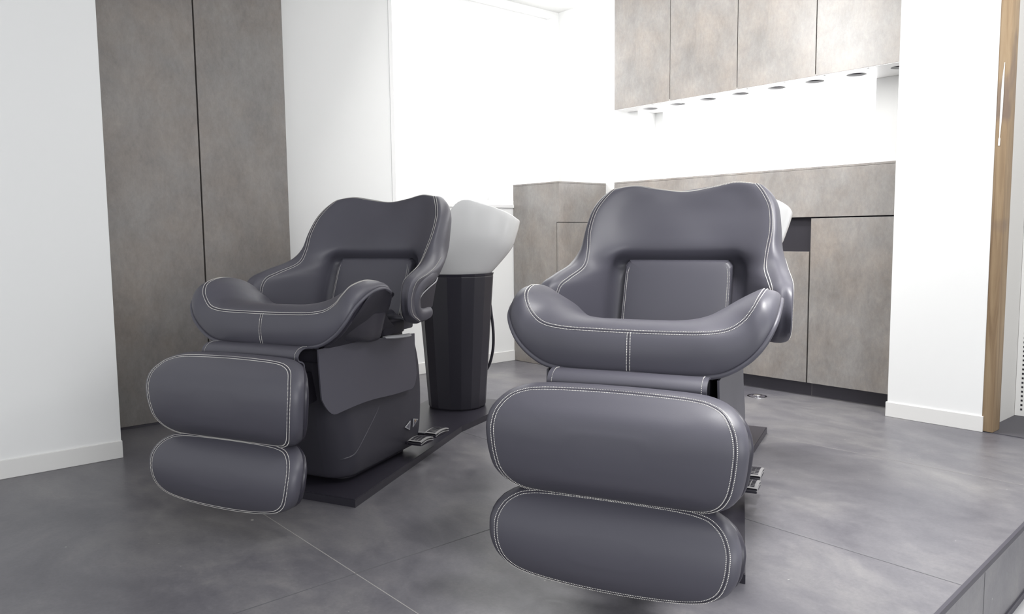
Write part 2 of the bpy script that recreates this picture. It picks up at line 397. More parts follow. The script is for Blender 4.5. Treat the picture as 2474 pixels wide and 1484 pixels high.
# plate with real round holes
cyl = [3.126, 2.916, 2.701, 2.488, 2.266, 2.051, 1.834, 1.62]; cx0 = 3.842; hr = .046
xa, xb_, za, zb_ = FX+.002-osf.x, 4.018-osf.x, -.001, .010
bounds = [1.524]+[(cyl[k]+cyl[k-1])/2 for k in range(7, 0, -1)]+[3.222]
for k in range(8):
    yc = cyl[7-k]; b0, b1 = bounds[k]-osf.y, bounds[k+1]-osf.y; ccx, ccy = cx0-osf.x, yc-osf.y
    n = 40; ring = []; out = []
    for j in range(n):
        q = 2*math.pi*(j+.5)/n; dx, dy = math.cos(q), math.sin(q)
        tx = ((xb_-ccx)/dx if dx > 0 else (xa-ccx)/dx) if abs(dx) > 1e-9 else 1e9
        ty = ((b1-ccy)/dy if dy > 0 else (b0-ccy)/dy) if abs(dy) > 1e-9 else 1e9
        t_ = min(tx, ty); out.append((ccx+dx*t_, ccy+dy*t_)); ring.append((ccx+dx*hr, ccy+dy*hr))
    rv = [[bm.verts.new((*p, z)) for p in L] for L in (out, ring) for z in (za,)]
    ru = [bm.verts.new((*p, zb_)) for p in ring]
    for j in range(n):
        q = (j+1) % n
        bm.faces.new((rv[0][j], rv[0][q], rv[1][q], rv[1][j])); bm.faces.new((rv[1][j], rv[1][q], ru[q], ru[j]))
box(bm, xa, 3.843-osf.x, 3.222-osf.y, 3.311-osf.y, za, zb_)
box(bm, xa, xa+.004, 1.524-osf.y, 3.222-osf.y, za, zb_)
obj('soffit', bm, 'white_trim', sof, False)
for yc in cyl:
    bm = bmesh.new(); n = 32
    a = [bm.verts.new((cx0-osf.x+math.cos(2*math.pi*j/n)*hr*1.02, yc-osf.y+math.sin(2*math.pi*j/n)*hr*1.02, .0115)) for j in range(n)]
    bb = [bm.verts.new((cx0-osf.x+math.cos(2*math.pi*j/n)*hr*.8, yc-osf.y+math.sin(2*math.pi*j/n)*hr*.8, .012)) for j in range(n)]
    cc_ = [bm.verts.new((cx0-osf.x+math.cos(2*math.pi*j/n)*hr*.7, yc-osf.y+math.sin(2*math.pi*j/n)*hr*.7, .022)) for j in range(n)]
    for L0, L1 in ((a, bb), (bb, cc_)):
        for j in range(n): bm.faces.new((L0[j], L0[(j+1) % n], L1[(j+1) % n], L1[j]))
    bm.faces.new(cc_); obj('downlight', bm, 'seam', sof)

# curtain: pleated sheer
bm = bmesh.new(); N = 340; prev = None; CX0, CX1 = WX0+.012, WX1-.045
zs = [WZ1-.012, WZ1-.06, WZ1-.12, WZ1-.3, 1.7, 1.4, WZ0+.03]
rowsv = []
for i in range(N+1):
    u = i/N; x = CX0+(CX1-CX0)*u; col = []
    for k, z in enumerate(zs):
        amp = [.012, .016, .015, .017, .019, .021, .023][k]
        ph = 2*math.pi*(u*17+.35*math.sin(u*9)+.02*k*math.sin(u*23))
        y = WY+.055+amp*math.sin(ph)+.006*math.sin(ph*.37+k*.4)
        col.append(bm.verts.new((x+.004*math.sin(ph*2+k), y, z)))
    if prev:
        for k in range(len(zs)-1): bm.faces.new((prev[k], col[k], col[k+1], prev[k+1]))
    prev = col
o = obj('curtain', bm, 'curtain'); tag(o, 'sheer white pleated curtain hanging inside the window', 'curtain')
rod = thing('curtain_track', 'slim white curtain track at the top of the window', 'curtain rail', (3.13, WY+.05, WZ1-.008))
bm = bmesh.new(); box(bm, CX0-3.13-.01, CX1-3.13+.03, -.012, .012, -.006, .006, .002); obj('track', bm, 'white_trim', rod)

# floor drain
dr = thing('floor_drain', 'round chrome floor drain near the counter cabinet', 'drain', (3.542, 2.165, 0))
def disc(bm, r, z0, z1, n=40, cx=0, cy=0, mi=0):
    prism(bm, [(cx+math.cos(2*math.pi*j/n)*r, cy+math.sin(2*math.pi*j/n)*r) for j in range(n)], z0, z1, mi)
bm = bmesh.new(); disc(bm, .050, 0, .0025); obj('rim', bm, 'chrome', dr, False)
bm = bmesh.new(); disc(bm, .040, .0025, .003, mi=0); obj('grate', bm, 'toe', dr, False)
bm = bmesh.new(); Surf([[(math.cos(q)*r, math.sin(q)*r, z) for q in [2*math.pi*j/12 for j in range(12)]] for r, z in ((.022, .003), (.022, .008), (.012, .011), (.003, .012))], True).mesh(bm, 3, 2, capend=True); obj('cap', bm, 'chrome', dr)

# ---------------------------------------------------------------- the shampoo chair
def cx(y): return .008-.058*y
def U(u, y, z): return Vector((u+cx(y), y, z))

def make_chair(label, loc, rz):
    root = thing('shampoo_chair', label, 'salon chair', loc, rz, 'reclining shampoo chairs')
    # ---- body
    def rr(w_, y0, y1, r, z, n=6):
        pts = []
        for cxx, cyy, a0 in ((w_-r, y0+r, -90), (w_-r, y1-.014, 0), (-w_+r, y1-.014, 90), (-w_+r, y0+r, 180)):
            rad = r if cyy < (y0+y1)/2 else .014
            cxx = (w_-rad) * (1 if cxx > 0 else -1)
            for k in range(n): a = R(a0+90*k/(n-1)); pts.append(U(cxx+math.cos(a)*rad, cyy+math.sin(a)*rad, z))
            if a0 == -90: pts += [U(w_, y0+r+(y1-y0-1.5*r)*q, z) for q in (.08, .35, .7, .92)]
            if a0 == 0: pts += [U((w_-r*.5)*q, y1, z) for q in (.9, 0, -.9)]
            if a0 == 90: pts += [U(-w_, y0+r+(y1-y0-1.5*r)*q, z) for q in (.92, .7, .35, .08)]
            if a0 == 180: pts += [U((w_-r)*q, y0, z) for q in (-.9, 0, .9)]
        return pts
    BR = [(.152, .110, .56, .07, .040), (.168, .090, .575, .08, .052), (.180, .075, .585, .085, .10), (.188, .052, .585, .085, .17), (.195, .022, .578, .08, .26), (.198, .0, .565, .07, .36), (.196, -.02, .545, .06, .44), (.19, -.03, .525, .05, .468)]
    rows = [rr(w_, y0, y1, r_, z) for w_, y0, y1, r_, z in BR]
    bm = bmesh.new(); S = Surf(rows, True); S.mesh(bm, 4, 2, capstart=True, capend=True)
    body = obj('body', bm, 'matte', root)
    bm = bmesh.new(); prism(bm, [p[:2] for p in rr(.135, .15, .54, .05, 0)], .026, .05); obj('foot_block', bm, 'black', root)
    # raised crease on the flank
    def flank(y, z):   # half width of the body at (y, z), following the rounded front corner
        for p, q in zip(BR[:-1], BR[1:]):
            if p[4] <= z <= q[4]:
                f = (z-p[4])/(q[4]-p[4]); w_, y0, r_ = (p[i]+(q[i]-p[i])*f for i in (0, 1, 3))
                if y < y0+r_: return w_-r_+math.sqrt(max(0, r_*r_-(y0+r_-y)**2))
                return w_
        return .198
    for s in (1, -1):
        ln = smoothline([(0, .275, .262), (0, .263, .243), (0, .225, .205), (0, .177, .160), (0, .14, .128), (0, .115, .119), (0, .09, .116)], 6)
        bm = bmesh.new(); tube(bm, [U(s*(flank(p.y, p.z)+.0005), p.y, p.z) for p in ln], [.0035]*(len(ln)-4)+[.003, .002, .001, .0005], 6, squash=(.5, 1, 1)); obj('crease', bm, 'matte', body)
    # ---- warning triangles
    def tri_(name, pts, m0, m1):
        bm = bmesh.new()
        for sc_, mm, off in ((1, 0, .0012), (.72, 1, .0017)):
            g = Vector((sum(p[0] for p in pts)/3, sum(p[1] for p in pts)/3))
            P = [g+(Vector(p)-g)*sc_ for p in pts]
            a = [bm.verts.new(U(flank(p[0], p[1])+.0045+off, p[0], p[1])) for p in P]; b = [bm.verts.new(U(flank(p[0], p[1])+.003, p[0], p[1])) for p in P]
            bm.faces.new(a).material_index = mm
            for k in range(3): bm.faces.new((a[k], a[(k+1) % 3], b[(k+1) % 3], b[k])).material_index = mm
        if name == 'pinch_sign':
            g = Vector((sum(p[0] for p in pts)/3, sum(p[1] for p in pts)/3))
            for (dy, dz, wy_, wz_) in ((-.002, .003, .004, .010), (.004, .005, .003, .008)):
                y0, z0 = g.x+dy, g.y+dz
                vs = [bm.verts.new(U(flank(a_, b__)+.0066, a_, b__)) for a_, b__ in ((y0-wy_/2, z0-wz_/2), (y0+wy_/2, z0-wz_/2), (y0+wy_/2, z0+wz_/2), (y0-wy_/2, z0+wz_/2))]
                bm.faces.new(vs).material_index = 2
        return obj(name, bm, [m0, m1, 'sticker_yellow'], body, False)
    tri_('warning_sign', [(.458, .140), (.496, .157), (.496, .121)], 'sticker_grey', 'sticker_dark')
    tri_('pinch_sign', [(.518, .160), (.556, .150), (.520, .126)], 'sticker_grey', 'sticker_dark')
    # ---- pedals
    for (x0, x1, y0, y1, z) in ((.186, .246, .448, .535, .094), (.186, .240, .563, .662, .097)):
        pd = bmesh.new()
        ctr = [[(x, y, z+.006*math.sin(math.pi*(y-y0)/(y1-y0))-(0.004 if k == 0 else 0)) for y in [y0+(y1-y0)*q/4 for q in range(5)]] for k, x in ((0, x0), (1, x0+.003), (1, (x0+x1)/2), (1, x1-.003), (0, x1))]
        Surf(ctr).mesh(pd, 3, 4)
        ctr2 = [[(x, y, zz-.008) for (x, y, zz) in r_] for r_ in ctr]
        Surf(ctr2).mesh(pd, 2, 3)
        ped = obj('foot_pedal', pd, 'steel', root)
        g = bmesh.new(); box(g, x0+.001, x1-.001, y0+.001, y1-.001, z-.016, z-.004, .002); obj('pedal_pad', g, 'black', ped)
        g = bmesh.new()
        for i in range(3):
            for j in range(8):
                xx = x0+.008+(x1-x0-.016)*(i+.5)/3; yy = y0+.008+(y1-y0-.016)*(j+.5)/8; zz = z+.006*math.sin(math.pi*(yy-y0)/(y1-y0))+.0006
                box(g, xx-.0058, xx+.0058, yy-.0026, yy+.0026, zz-.001, zz+.0008, mi=0)
        obj('grip_slots', g, 'black', ped, False)
        g = bmesh.new(); box(g, x0-.06, x0+.03, (y0+y1)/2-.012, (y0+y1)/2+.012, z-.026, z-.014, .003); obj('pedal_arm', g, 'plate', ped)

    # ---- leg cushions
    def cushion(name, a, z0, z1, yc):
        vo = .30
        n = 40
        half = [Vector((p[0], p[1], 0)) for p in a]; ring = half + [Vector((-p.x, p.y, 0)) for p in reversed(half[1:-1])]
        Nr = len(ring); dense = []
        for i in range(Nr):
            for q in range(12):
                f = q/12; p0, p1, p2, p3 = (ring[(i+k) % Nr] for k in (-1, 0, 1, 2))
                dense.append(.5*((2*p1)+(p2-p0)*f+(2*p0-5*p1+4*p2-p3)*f*f+(3*p1-p0-3*p2+p3)*f*f*f))
        cum = [0]
        for i in range(len(dense)): cum.append(cum[-1]+(dense[(i+1) % len(dense)]-dense[i]).length)
        base = []; j = 0
        for k in range(n):
            tgt = cum[-1]*k/n
            while cum[j+1] < tgt: j += 1
            f = (tgt-cum[j])/(cum[j+1]-cum[j]); base.append(dense[j % len(dense)].lerp(dense[(j+1) % len(dense)], f))
        nor = []
        for k in range(n):
            d = (base[(k+1) % n]-base[(k-1) % n]).normalized(); nor.append(Vector((d.y, -d.x, 0)))
        zc = (z0+z1)/2
        def outline(k, out):
            p = base[k % n]+Vector((nor[k % n].x*out, nor[k % n].y*out*vo, 0)); return p.x, p.y-zc
        def yb(z):
            t = (z-z0)/(z1-z0); return crv([Vector((y, 0, 0)) for y in yc], max(0, min(1, t))*(len(yc)-1)).x
        rows = []
        for sc_, out, dy in ((.30, 0, -.009), (.62, 0, -.008), (.86, 0, -.0045), (1, 0, 0), (1, .014, .004), (1, .023, .013), (1, .0265, .025), (1, .0255, .037)):
            row = []
            for k in range(n):
                u, v_ = outline(k, out); row.append(U(u*sc_, yb(zc+v_*sc_)+dy, zc+v_*sc_))
            rows.append(row)
        S = Surf(rows, True); bm = bmesh.new(); S.mesh(bm, 4, 3, capstart=True)
        cu = obj(name, bm, 'leather', root)
        # orientation of normals: outward means towards -y at the front
        sg = -1 if S.nrm(2.5, 3).y > 0 else 1
        bm = bmesh.new(); surf_stitch(bm, S, lambda t: (3.05, t*n), .0040, sg); obj('stitching', bm, ['thread', 'seam'], cu)
        # hard back shell
        rows = []
        for out, dy in ((.018, .034), (.028, .037), (.0325, .042), (.032, .048), (.022, .060), (-.01, .074), (-.05, .078)):
            row = []
            for k in range(n):
                u, v_ = outline(k, out); v_ *= .955
                bl = min(1, max(0, (dy-.046)/.03)); row.append(U(u, yb(zc+v_)*(1-.5*bl)+.5*bl*yb(zc)+dy, zc+v_))
            rows.append(row)
        bm = bmesh.new(); Surf(rows, True).mesh(bm, 3, 2, capend=True); obj('cushion_shell', bm, 'shell', cu)
        return cu
    cushion('calf_cushion', [(0, .2555), (.09, .255), (.155, .2555), (.19, .257), (.216, .263), (.238, .279), (.256, .307), (.266, .345), (.271, .385), (.272, .415), (.267, .442), (.254, .466), (.233, .482), (.205, .490), (.165, .4945), (.09, .497), (0, .498)],
            .255, .498, [-.256, -.290, -.302, -.306, -.303, -.285, -.236])
    cushion('foot_cushion', [(0, .064), (.08, .066), (.155, .0725), (.205, .083), (.231, .097), (.247, .115), (.256, .138), (.261, .165), (.262, .190), (.257, .212), (.244, .231), (.222, .2445), (.193, .251), (.15, .2545), (.08, .256), (0, .2565)],
            .064, .2565, [-.301, -.311, -.318, -.318, -.311, -.292, -.256])
    # leg rest linkage
    bm = bmesh.new()
    for s in (-1, 1):
        vs = []
        for (y, z) in ((-.235, .40), (-.195, .44), (.06, .42), (.06, .34), (-.19, .30), (-.235, .12), (-.255, .12)):
            vs.append((y, z))
        f0 = [bm.verts.new(U(s*.10, y, z)) for y, z in vs]; f1 = [bm.verts.new(U(s*.13, y, z)) for y, z in vs]
        bm.faces.new(f0); bm.faces.new(f1)
        for k in range(len(vs)): bm.faces.new((f0[k], f0[(k+1) % len(vs)], f1[(k+1) % len(vs)], f1[k]))
    obj('leg_rest_link', bm, 'black', root, False)

    # ---- folded leather apron between seat and calf cushion
    prof = smoothline([(0, -.06, .512), (0, -.115, .523), (0, -.146, .519), (0, -.163, .503), (0, -.160, .486), (0, -.142, .478), (0, -.134, .470), (0, -.136, .458), (0, -.155, .450)], 5)
    th = .0045; row_o = []; row_i = []
    for i, p in enumerate(prof):
        d = (prof[min(i+1, len(prof)-1)]-prof[max(i-1, 0)]).normalized(); nn = Vector((0, d.z, -d.y))
        row_o.append(p+nn*0); row_i.append(p-nn*th)
    xs = [-.186, -.1, 0, .1, .196]
    def sag(x, p): return .0035*math.sin(x*16+1)*max(0, min(1, (.52-p.z)*20))
    bm = bmesh.new(); A_ = []; B_ = []
    for x in [xs[0]+(xs[-1]-xs[0])*k/24 for k in range(25)]:
        A_.append([bm.verts.new(U(x, p.y+sag(x, p), p.z)) for p in row_o]); B_.append([bm.verts.new(U(x, p.y+sag(x, p), p.z)) for p in row_i])
    K = len(prof)
    for k in range(24):
        for j in range(K-1):
            bm.faces.new((A_[k][j], A_[k+1][j], A_[k+1][j+1], A_[k][j+1])); bm.faces.new((B_[k][j], B_[k][j+1], B_[k+1][j+1], B_[k+1][j]))
        for j in (0, K-1): bm.faces.new((A_[k][j], A_[k+1][j], B_[k+1][j], B_[k][j]))
    for k in (0, 24):
        for j in range(K-1): bm.faces.new((A_[k][j], A_[k][j+1], B_[k][j+1], B_[k][j]))
    ap = obj('leather_apron', bm, 'leather', root)
    for x in (-.174, .184):
        bm = bmesh.new()
        seg = [p for p in prof[4:24]]; P = []; NN = []
        for i, p in enumerate(seg):
            d = (seg[min(i+1, len(seg)-1)]-seg[max(i-1, 0)]).normalized(); nn = Vector((0, d.z, -d.y)); nn = nn if nn.y < 0 or nn.z > 0 else -nn
            P.append(U(x, p.y+sag(x, p), p.z)+nn*.0003); NN.append(nn)
        stitch(bm, P, NN, pitch=.0042, ln=.003, r=.0008)
        obj('stitching', bm, 'thread', ap)

    # ---- side flaps
    for s in (1, -1):
        poly = [(-.085, .512), (.0, .510), (.15, .505), (.30, .498), (.395, .487), (.455, .480), (.485, .474), (.495, .44), (.502, .38), (.507, .325), (.500, .300), (.475, .288), (.44, .284), (.30, .298), (.20, .303), (.10, .306), (.0, .303), (-.03, .308), (-.06, .318), (-.083, .345), (-.086, .39), (-.088, .45)]
        def uu(y, z):
            t = max(0, min(1, (y+.09)/.6)); h_ = (.51-z)/.2
            return .214+.004*math.sin(t*5)*h_ + .012*h_*h_ + .006*math.sin(t*9+1)*h_*(1-h_)
        bm = bmesh.new()
        # grid fill: columns along y between top and bottom curve
        def ztop(y): return .512-.022*max(0, (y+.085)/.57)**1.6
        def zbot(y):
            b = .303+.004*math.sin(y*14)-.018*max(0, (y-.2)/.3)**1.5
            if y < -.02: b += .06*((-.02-y)/.068)**2.4
            if y > .455: b += .05*((y-.455)/.05)**2.2
            return b
        NYc, NZ = 48, 12; G = []
        for side in (0, 1):
            g = []
            for i in range(NYc+1):
                y = -.088+(.593)*i/NYc; col = []
                for j in range(NZ+1):
                    z = ztop(y)+(zbot(y)-ztop(y))*j/NZ; col.append(bm.verts.new(U(s*(uu(y, z)-(0 if side == 0 else .005)), y, z)))
                g.append(col)
            G.append(g)
        for g in G:
            for i in range(NYc):
                for j in range(NZ): bm.faces.new((g[i][j], g[i+1][j], g[i+1][j+1], g[i][j+1]))
        for i in range(NYc):
            for j in (0, NZ): bm.faces.new((G[0][i][j], G[0][i+1][j], G[1][i+1][j], G[1][i][j]))
        for j in range(NZ):
            for i in (0, NYc): bm.faces.new((G[0][i][j], G[0][i][j+1], G[1][i][j+1], G[1][i][j]))
        obj('side_flap', bm, 'leather', root)
    bm = bmesh.new(); box(bm, -.19, .19, -.05, .46, .462, .508, .008)
    for v_ in bm.verts: v_.co.x += cx(v_.co.y)
    obj('seat_frame', bm, 'black', root)

    # ---- seat
    def mir(row):   # row from centre to right, mirror it to a full row left->right
        L = [(-u, y, z) for (u, y, z) in reversed(row[1:])]; return [U(*p) for p in L+row]
    St = [(0, -.086, .616), (.10, -.086, .617), (.17, -.085, .619), (.226, -.075, .627), (.260, -.062, .647), (.281, -.050, .675), (.294, -.020, .701), (.301, .045, .714), (.301, .11, .708), (.297, .160, .693), (.284, .182, .672), (.260, .176, .640)]
    Pp = [(0, -.095, .521), (.10, -.093, .519), (.17, -.088, .520), (.225, -.085, .531), (.275, -.081, .562), (.308, -.075, .600), (.330, -.052, .645), (.337, .015, .680), (.336, .09, .691), (.333, .142, .678), (.312, .163, .662), (.270, .163, .640)]
    Mb = []
    for k, (a, b) in enumerate(zip(St, Pp)):
        f = min(1, k/7); Mb.append(((a[0]+b[0])/2+.006*f+.002, (a[1]+b[1])/2-.013*(1-f)-.012*f*(1 if k < 8 else .2), (a[2]+b[2])/2+.006*f))
    Cr = [(0, -.038, .637), (.07, -.038, .6375), (.125, -.034, .639), (.172, -.020, .646), (.208, .0, .660), (.236, .024, .680), (.258, .052, .697), (.277, .088, .706), (.280, .130, .701), (.275, .168, .686), (.262, .185, .668), (.245, .180, .64)]
    I1 = [(0, .03, .632), (.05, .03, .632), (.09, .033, .632), (.128, .045, .634), (.156, .065, .638), (.178, .09, .646), (.196, .115, .654), (.212, .145, .658), (.220, .172, .650), (.224, .198, .635), (.227, .213, .612), (.23, .217, .59)]
    I2 = [(0, .15, .604), (.05, .15, .604), (.09, .155, .604), (.12, .16, .605), (.145, .17, .607), (.16, .18, .61), (.172, .19, .612), (.18, .20, .612), (.188, .215, .61), (.192, .23, .60), (.195, .24, .59), (.198, .25, .58)]
    I3 = [(0, .42, .585), (.04, .42, .585), (.08, .42, .585), (.11, .42, .585), (.13, .42, .585), (.145, .42, .585), (.155, .42, .585), (.165, .42, .585), (.17, .42, .583), (.175, .42, .58), (.18, .42, .575), (.185, .42, .57)]
    Un = [(u*.93, y+.022, z-.008 if k < 6 else z-.012) for k, (u, y, z) in enumerate(Pp)]
    rows = [mir(r) for r in (I3, I2, I1, Cr, St, Mb, Pp, Un)]
    S = Surf(rows); bm = bmesh.new(); S.mesh(bm, 6, 5)
    seat = obj('seat', bm, 'leather', root)
    sg = 1 if S.nrm(5, 11).y < 0 else -1
    bm = bmesh.new()
    surf_stitch(bm, S, lambda t: (4.0, .35+t*(22-.7)), .0040, sg)
    surf_stitch(bm, S, lambda t: (4.07+t*1.9, 11), .0040, sg)
    obj('stitching', bm, ['thread', 'seam'], seat)
    bm = bmesh.new(); pp = [S.ev(6.0, t/8) for t in range(0, 22*8+1)]; nn = [S.nrm(6.0, t/8)*sg for t in range(0, 22*8+1)]
    tube(bm, [p+n_*.0015+Vector((0, 0, -.0035)) for p, n_ in zip(pp, nn)], .0058, 10); obj('piping', bm, 'leather', seat)
    # hard seat pan
    A0 = [(u*.985, y+.012, z-.002) for u, y, z in Pp]
    A1 = [(u*.992, y+.02, z-.006) for k, (u, y, z) in enumerate(Pp)]
    A2 = [(u*.985, y+.034, z-.014) for k, (u, y, z) in enumerate(Pp)]
    B1 = [(0, -.03, .513), (.09, -.03, .511), (.155, -.03, .510), (.20, -.025, .512), (.24, -.015, .52), (.275, .0, .535), (.30, .03, .56), (.315, .07, .58), (.322, .10, .59), (.326, .14, .59), (.328, .165, .58), (.328, .19, .56)]
    B2 = [(0, .0, .505), (.09, .0, .505), (.155, .0, .504), (.195, .0, .504), (.225, .02, .504), (.245, .04, .505), (.262, .07, .506), (.275, .10, .507), (.29, .14, .507), (.30, .18, .506), (.308, .21, .505), (.315, .235, .505)]
    B3 = [(0, .3, .503)]*1+[(u*.7, .30, .503) for u, y, z in B2[1:]]
    B1 = [b if k < 4 else (A2[k][0]-.03-.01*(k == 4), A2[k][1]+.02, A2[k][2]-.012) for k, b in enumerate(B1)]
    B2 = [b if k < 4 else (min(b[0], A2[k][0]-.08), b[1]+.03, .515) for k, b in enumerate(B2)]
    B3 = [(0, .3, .503)]*1+[(u*.7, .30, .503) for u, y, z in B2[1:]]
    Sp = Surf([mir(r) for r in (A0, A1, A2, B1, B2, B3)]); bm = bmesh.new(); Sp.mesh(bm, 4, 5)
    # flat cheeks closing the arm ends
    for s in (1, -1):
        outer = [U(s*u, y, z) for u, y, z in (A1[11], A1[10], A1[9], A1[8], A1[7])]
    obj('seat_pan', bm, 'shell', root)
    for s in (1, -1):
        # side cheek: dark panel under the arm, curving in under the seat
        ck = [(.684, .343, .060, .112), (.676, .345, .022, .140), (.655, .343, -.010, .178), (.62, .329, -.034, .205), (.59, .308, -.048, .222), (.56, .274, -.058, .275), (.53, .236, -.058, .350), (.508, .214, -.050, .410)]
        bm = bmesh.new(); rws = []
        for (z, u, ya, yb_) in ck:
            ub = .343-(.684-z)*.73
            def uq(q): return u+(ub-u)*min(1, q/4)
            rws.append([U(s*(u-.03), ya+.012, z-.008)]+[U(s*(uq(q)-(.003 if q in (0, 6) else 0)), ya+(yb_-ya)*q/6, z) for q in range(7)]+[U(s*(ub-.03), yb_-.012, z-.008)])
        Surf(rws).mesh(bm, 4, 4)
        obj('arm_cheek', bm, 'cheek', root)
    # recline lever and hinge block
    bm = bmesh.new(); pts = smoothline([(.20, .30, .500), (.235, .33, .499), (.25, .37, .498), (.25, .40, .497)], 4)
    tube(bm, [(p.x+cx(p.y), p.y, p.z) for p in pts], .011, 10, squash=(1, 1, .62)); o = obj('recline_lever', bm, 'sticker_grey', root); o['label'] = 'pale grey lever'
    bm = bmesh.new(); box(bm, -.235, .235, .26, .40, .508, .555, .01)
    for v_ in bm.verts: v_.co.x += cx(v_.co.y)
    obj('hinge_block', bm, 'black', root)
    bm = bmesh.new(); box(bm, -.23, .23, .40, .47, .515, .56, .008)
    for v_ in bm.verts: v_.co.x += cx(v_.co.y)
    obj('hinge_cover', bm, 'leather', root)

    # ---- backrest
    lev = [ # centre y, z | col1 | col2 | stitch | side | outer | back6 | back7
      [(0, .520, .555), (.182, .520, .555), (.222, .440, .555), (.290, .300, .566), (.322, .283, .562), (.346, .315, .560), (.29, .45, .560), (.15, .57, .556), (0, .60, .556)],
      [(0, .540, .60), (.183, .540, .60), (.224, .455, .60), (.303, .262, .600), (.335, .236, .596), (.356, .250, .592), (.298, .46, .60), (.2, .60, .60), (0, .63, .60)],
      [(0, .560, .65), (.184, .560, .65), (.226, .470, .65), (.307, .258, .650), (.337, .228, .648), (.358, .240, .645), (.300, .455, .65), (.2, .63, .65), (0, .66, .65)],
      [(0, .580, .695), (.184, .580, .695), (.226, .490, .695), (.303, .282, .695), (.335, .254, .702), (.358, .277, .697), (.314, .468, .682), (.2, .65, .695), (0, .69, .695)],
      [(0, .595, .725), (.184, .595, .725), (.224, .510, .722), (.292, .342, .717), (.326, .318, .729), (.351, .366, .719), (.322, .50, .702), (.2, .67, .72), (0, .71, .725)],
      [(0, .606, .757), (.180, .602, .757), (.216, .540, .755), (.275, .445, .749), (.308, .435, .760), (.335, .468, .748), (.316, .565, .750), (.19, .69, .76), (0, .73, .76)],
      [(0, .578, .800), (.14, .575, .800), (.206, .547, .799), (.276, .495, .798), (.304, .505, .803), (.316, .565, .800), (.285, .655, .80), (.18, .72, .80), (0, .75, .80)],
      [(0, .603, .860), (.11, .602, .860), (.20, .580, .860), (.283, .535, .860), (.304, .555, .861), (.308, .612, .860), (.275, .690, .86), (.17, .75, .86), (0, .78, .86)],
      [(0, .643, .915), (.11, .638, .920), (.20, .618, .921), (.277, .580, .921), (.296, .604, .923), (.297, .655, .922), (.26, .725, .92), (.16, .775, .92), (0, .80, .915)],
      [(0, .672, .955), (.10, .664, .966), (.18, .650, .968), (.259, .615, .962), (.277, .640, .965), (.276, .685, .964), (.24, .74, .96), (.15, .785, .962), (0, .81, .95)],
      [(0, .694, .982), (.09, .684, .992), (.17, .668, 1.003), (.236, .648, .994), (.251, .670, .993), (.247, .705, .991), (.215, .745, .986), (.13, .785, .990), (0, .81, .975)],
      [(0, .706, .986), (.085, .698, .997), (.158, .686, 1.010), (.222, .670, 1.003), (.234, .688, 1.002), (.228, .712, 1.000), (.20, .745, .996), (.125, .78, .998), (0, .80, .982)],
      [(0, .725, .985), (.08, .720, .995), (.15, .712, 1.009), (.205, .700, 1.003), (.213, .712, 1.002), (.205, .726, 1.000), (.18, .745, .998), (.115, .765, .998), (0, .775, .984)]]
    lev = [[(0, .52, .548), (.17, .52, .548), (.225, .45, .549), (.292, .33, .552), (.316, .312, .551), (.328, .335, .550), (.28, .44, .550), (.15, .55, .549), (0, .58, .548)]]+lev
    rows = []
    for r_ in lev:
        right = [U(*p) for p in r_]; left = [U(-p[0], p[1], p[2]) for p in r_[1:-1]]
        rows.append(right+left[::-1])
    nC = len(rows[0])       # 16
    S = Surf(rows, True); bm = bmesh.new(); S.mesh(bm, 5, 5, capstart=True, capend=True)
    back = obj('backrest', bm, 'leather', root)
    sg = 1 if S.nrm(9, 0.01).y < 0 else -1
    bm = bmesh.new()
    for cc in (3, 13):
        surf_stitch(bm, S, lambda t, cc=cc: (1.4+t*(10.1), cc), .0040, sg)
    surf_stitch(bm, S, lambda t: (11.5, (-3+6*t) % 16), .0035, sg)
    obj('stitching', bm, ['thread', 'seam'], back)
    for cc in (5, 11):
        bm = bmesh.new(); surf_stitch(bm, S, lambda t, cc=cc: (1.1+t*(5.4), cc), .003, sg, double=False)
        obj('stitching', bm, ['thread', 'seam'], back)
    # lumbar pad
    def pad_row(sc_, dy, rz_):
        row = []
        W_, H_, r_ = .171*sc_, .108*rz_, .026*min(sc_, rz_)
        for gx, gz, a0 in ((W_-r_, -H_+r_, -90), (W_-r_, H_-r_, 0), (-W_+r_, H_-r_, 90), (-W_+r_, -H_+r_, 180)):
            for k in range(5):
                a = R(a0+90*k/4); u = gx+math.cos(a)*r_; v_ = gz+math.sin(a)*r_; z = .657+v_
                row.append(U(u, .573-.423*(.765-z)+dy, z))
            nx = {-90: (W_, 0), 0: (0, H_), 90: (-W_, 0), 180: (0, -H_)}[a0]
            u, v_ = nx; z = .657+v_; row.append(U(u, .573-.423*(.765-z)+dy, z))
        return row
    prs = [pad_row(.3, -.006, .3), pad_row(.7, -.005, .7), pad_row(.92, -.002, .90), pad_row(.975, .002, .965), pad_row(1.0, .012, 1.0), pad_row(1.0, .045, 1.0), pad_row(.98, .08, .98)]
    Sq = Surf(prs, True); bm = bmesh.new(); Sq.mesh(bm, 4, 3, capstart=True)
    pad = obj('lumbar_pad', bm, 'leather', back)
    sq = 1 if Sq.nrm(2, 3).y < 0 else -1
    for s in (1, -1):
        bm = bmesh.new()
        for off in (.158, .164):
            P = []; NN = []
            for k in range(40):
                v_ = -.100+.196*k/39; z = .657+v_; inset = .012*max(0, (v_-.06)/.04)**2 if v_ > .06 else 0
                y = .573-.423*(.765-z)-.0016+(.0022 if off > .16 else 0)+.004*max(0, (v_-.07)/.03)**2*(v_ > .07)
                P.append(U(s*(off-inset), y, z)); NN.append(Vector((s*.25, -1, .2)).normalized())
            stitch(bm, P, NN, lift=.001)
        obj('stitching', bm, 'thread', pad)
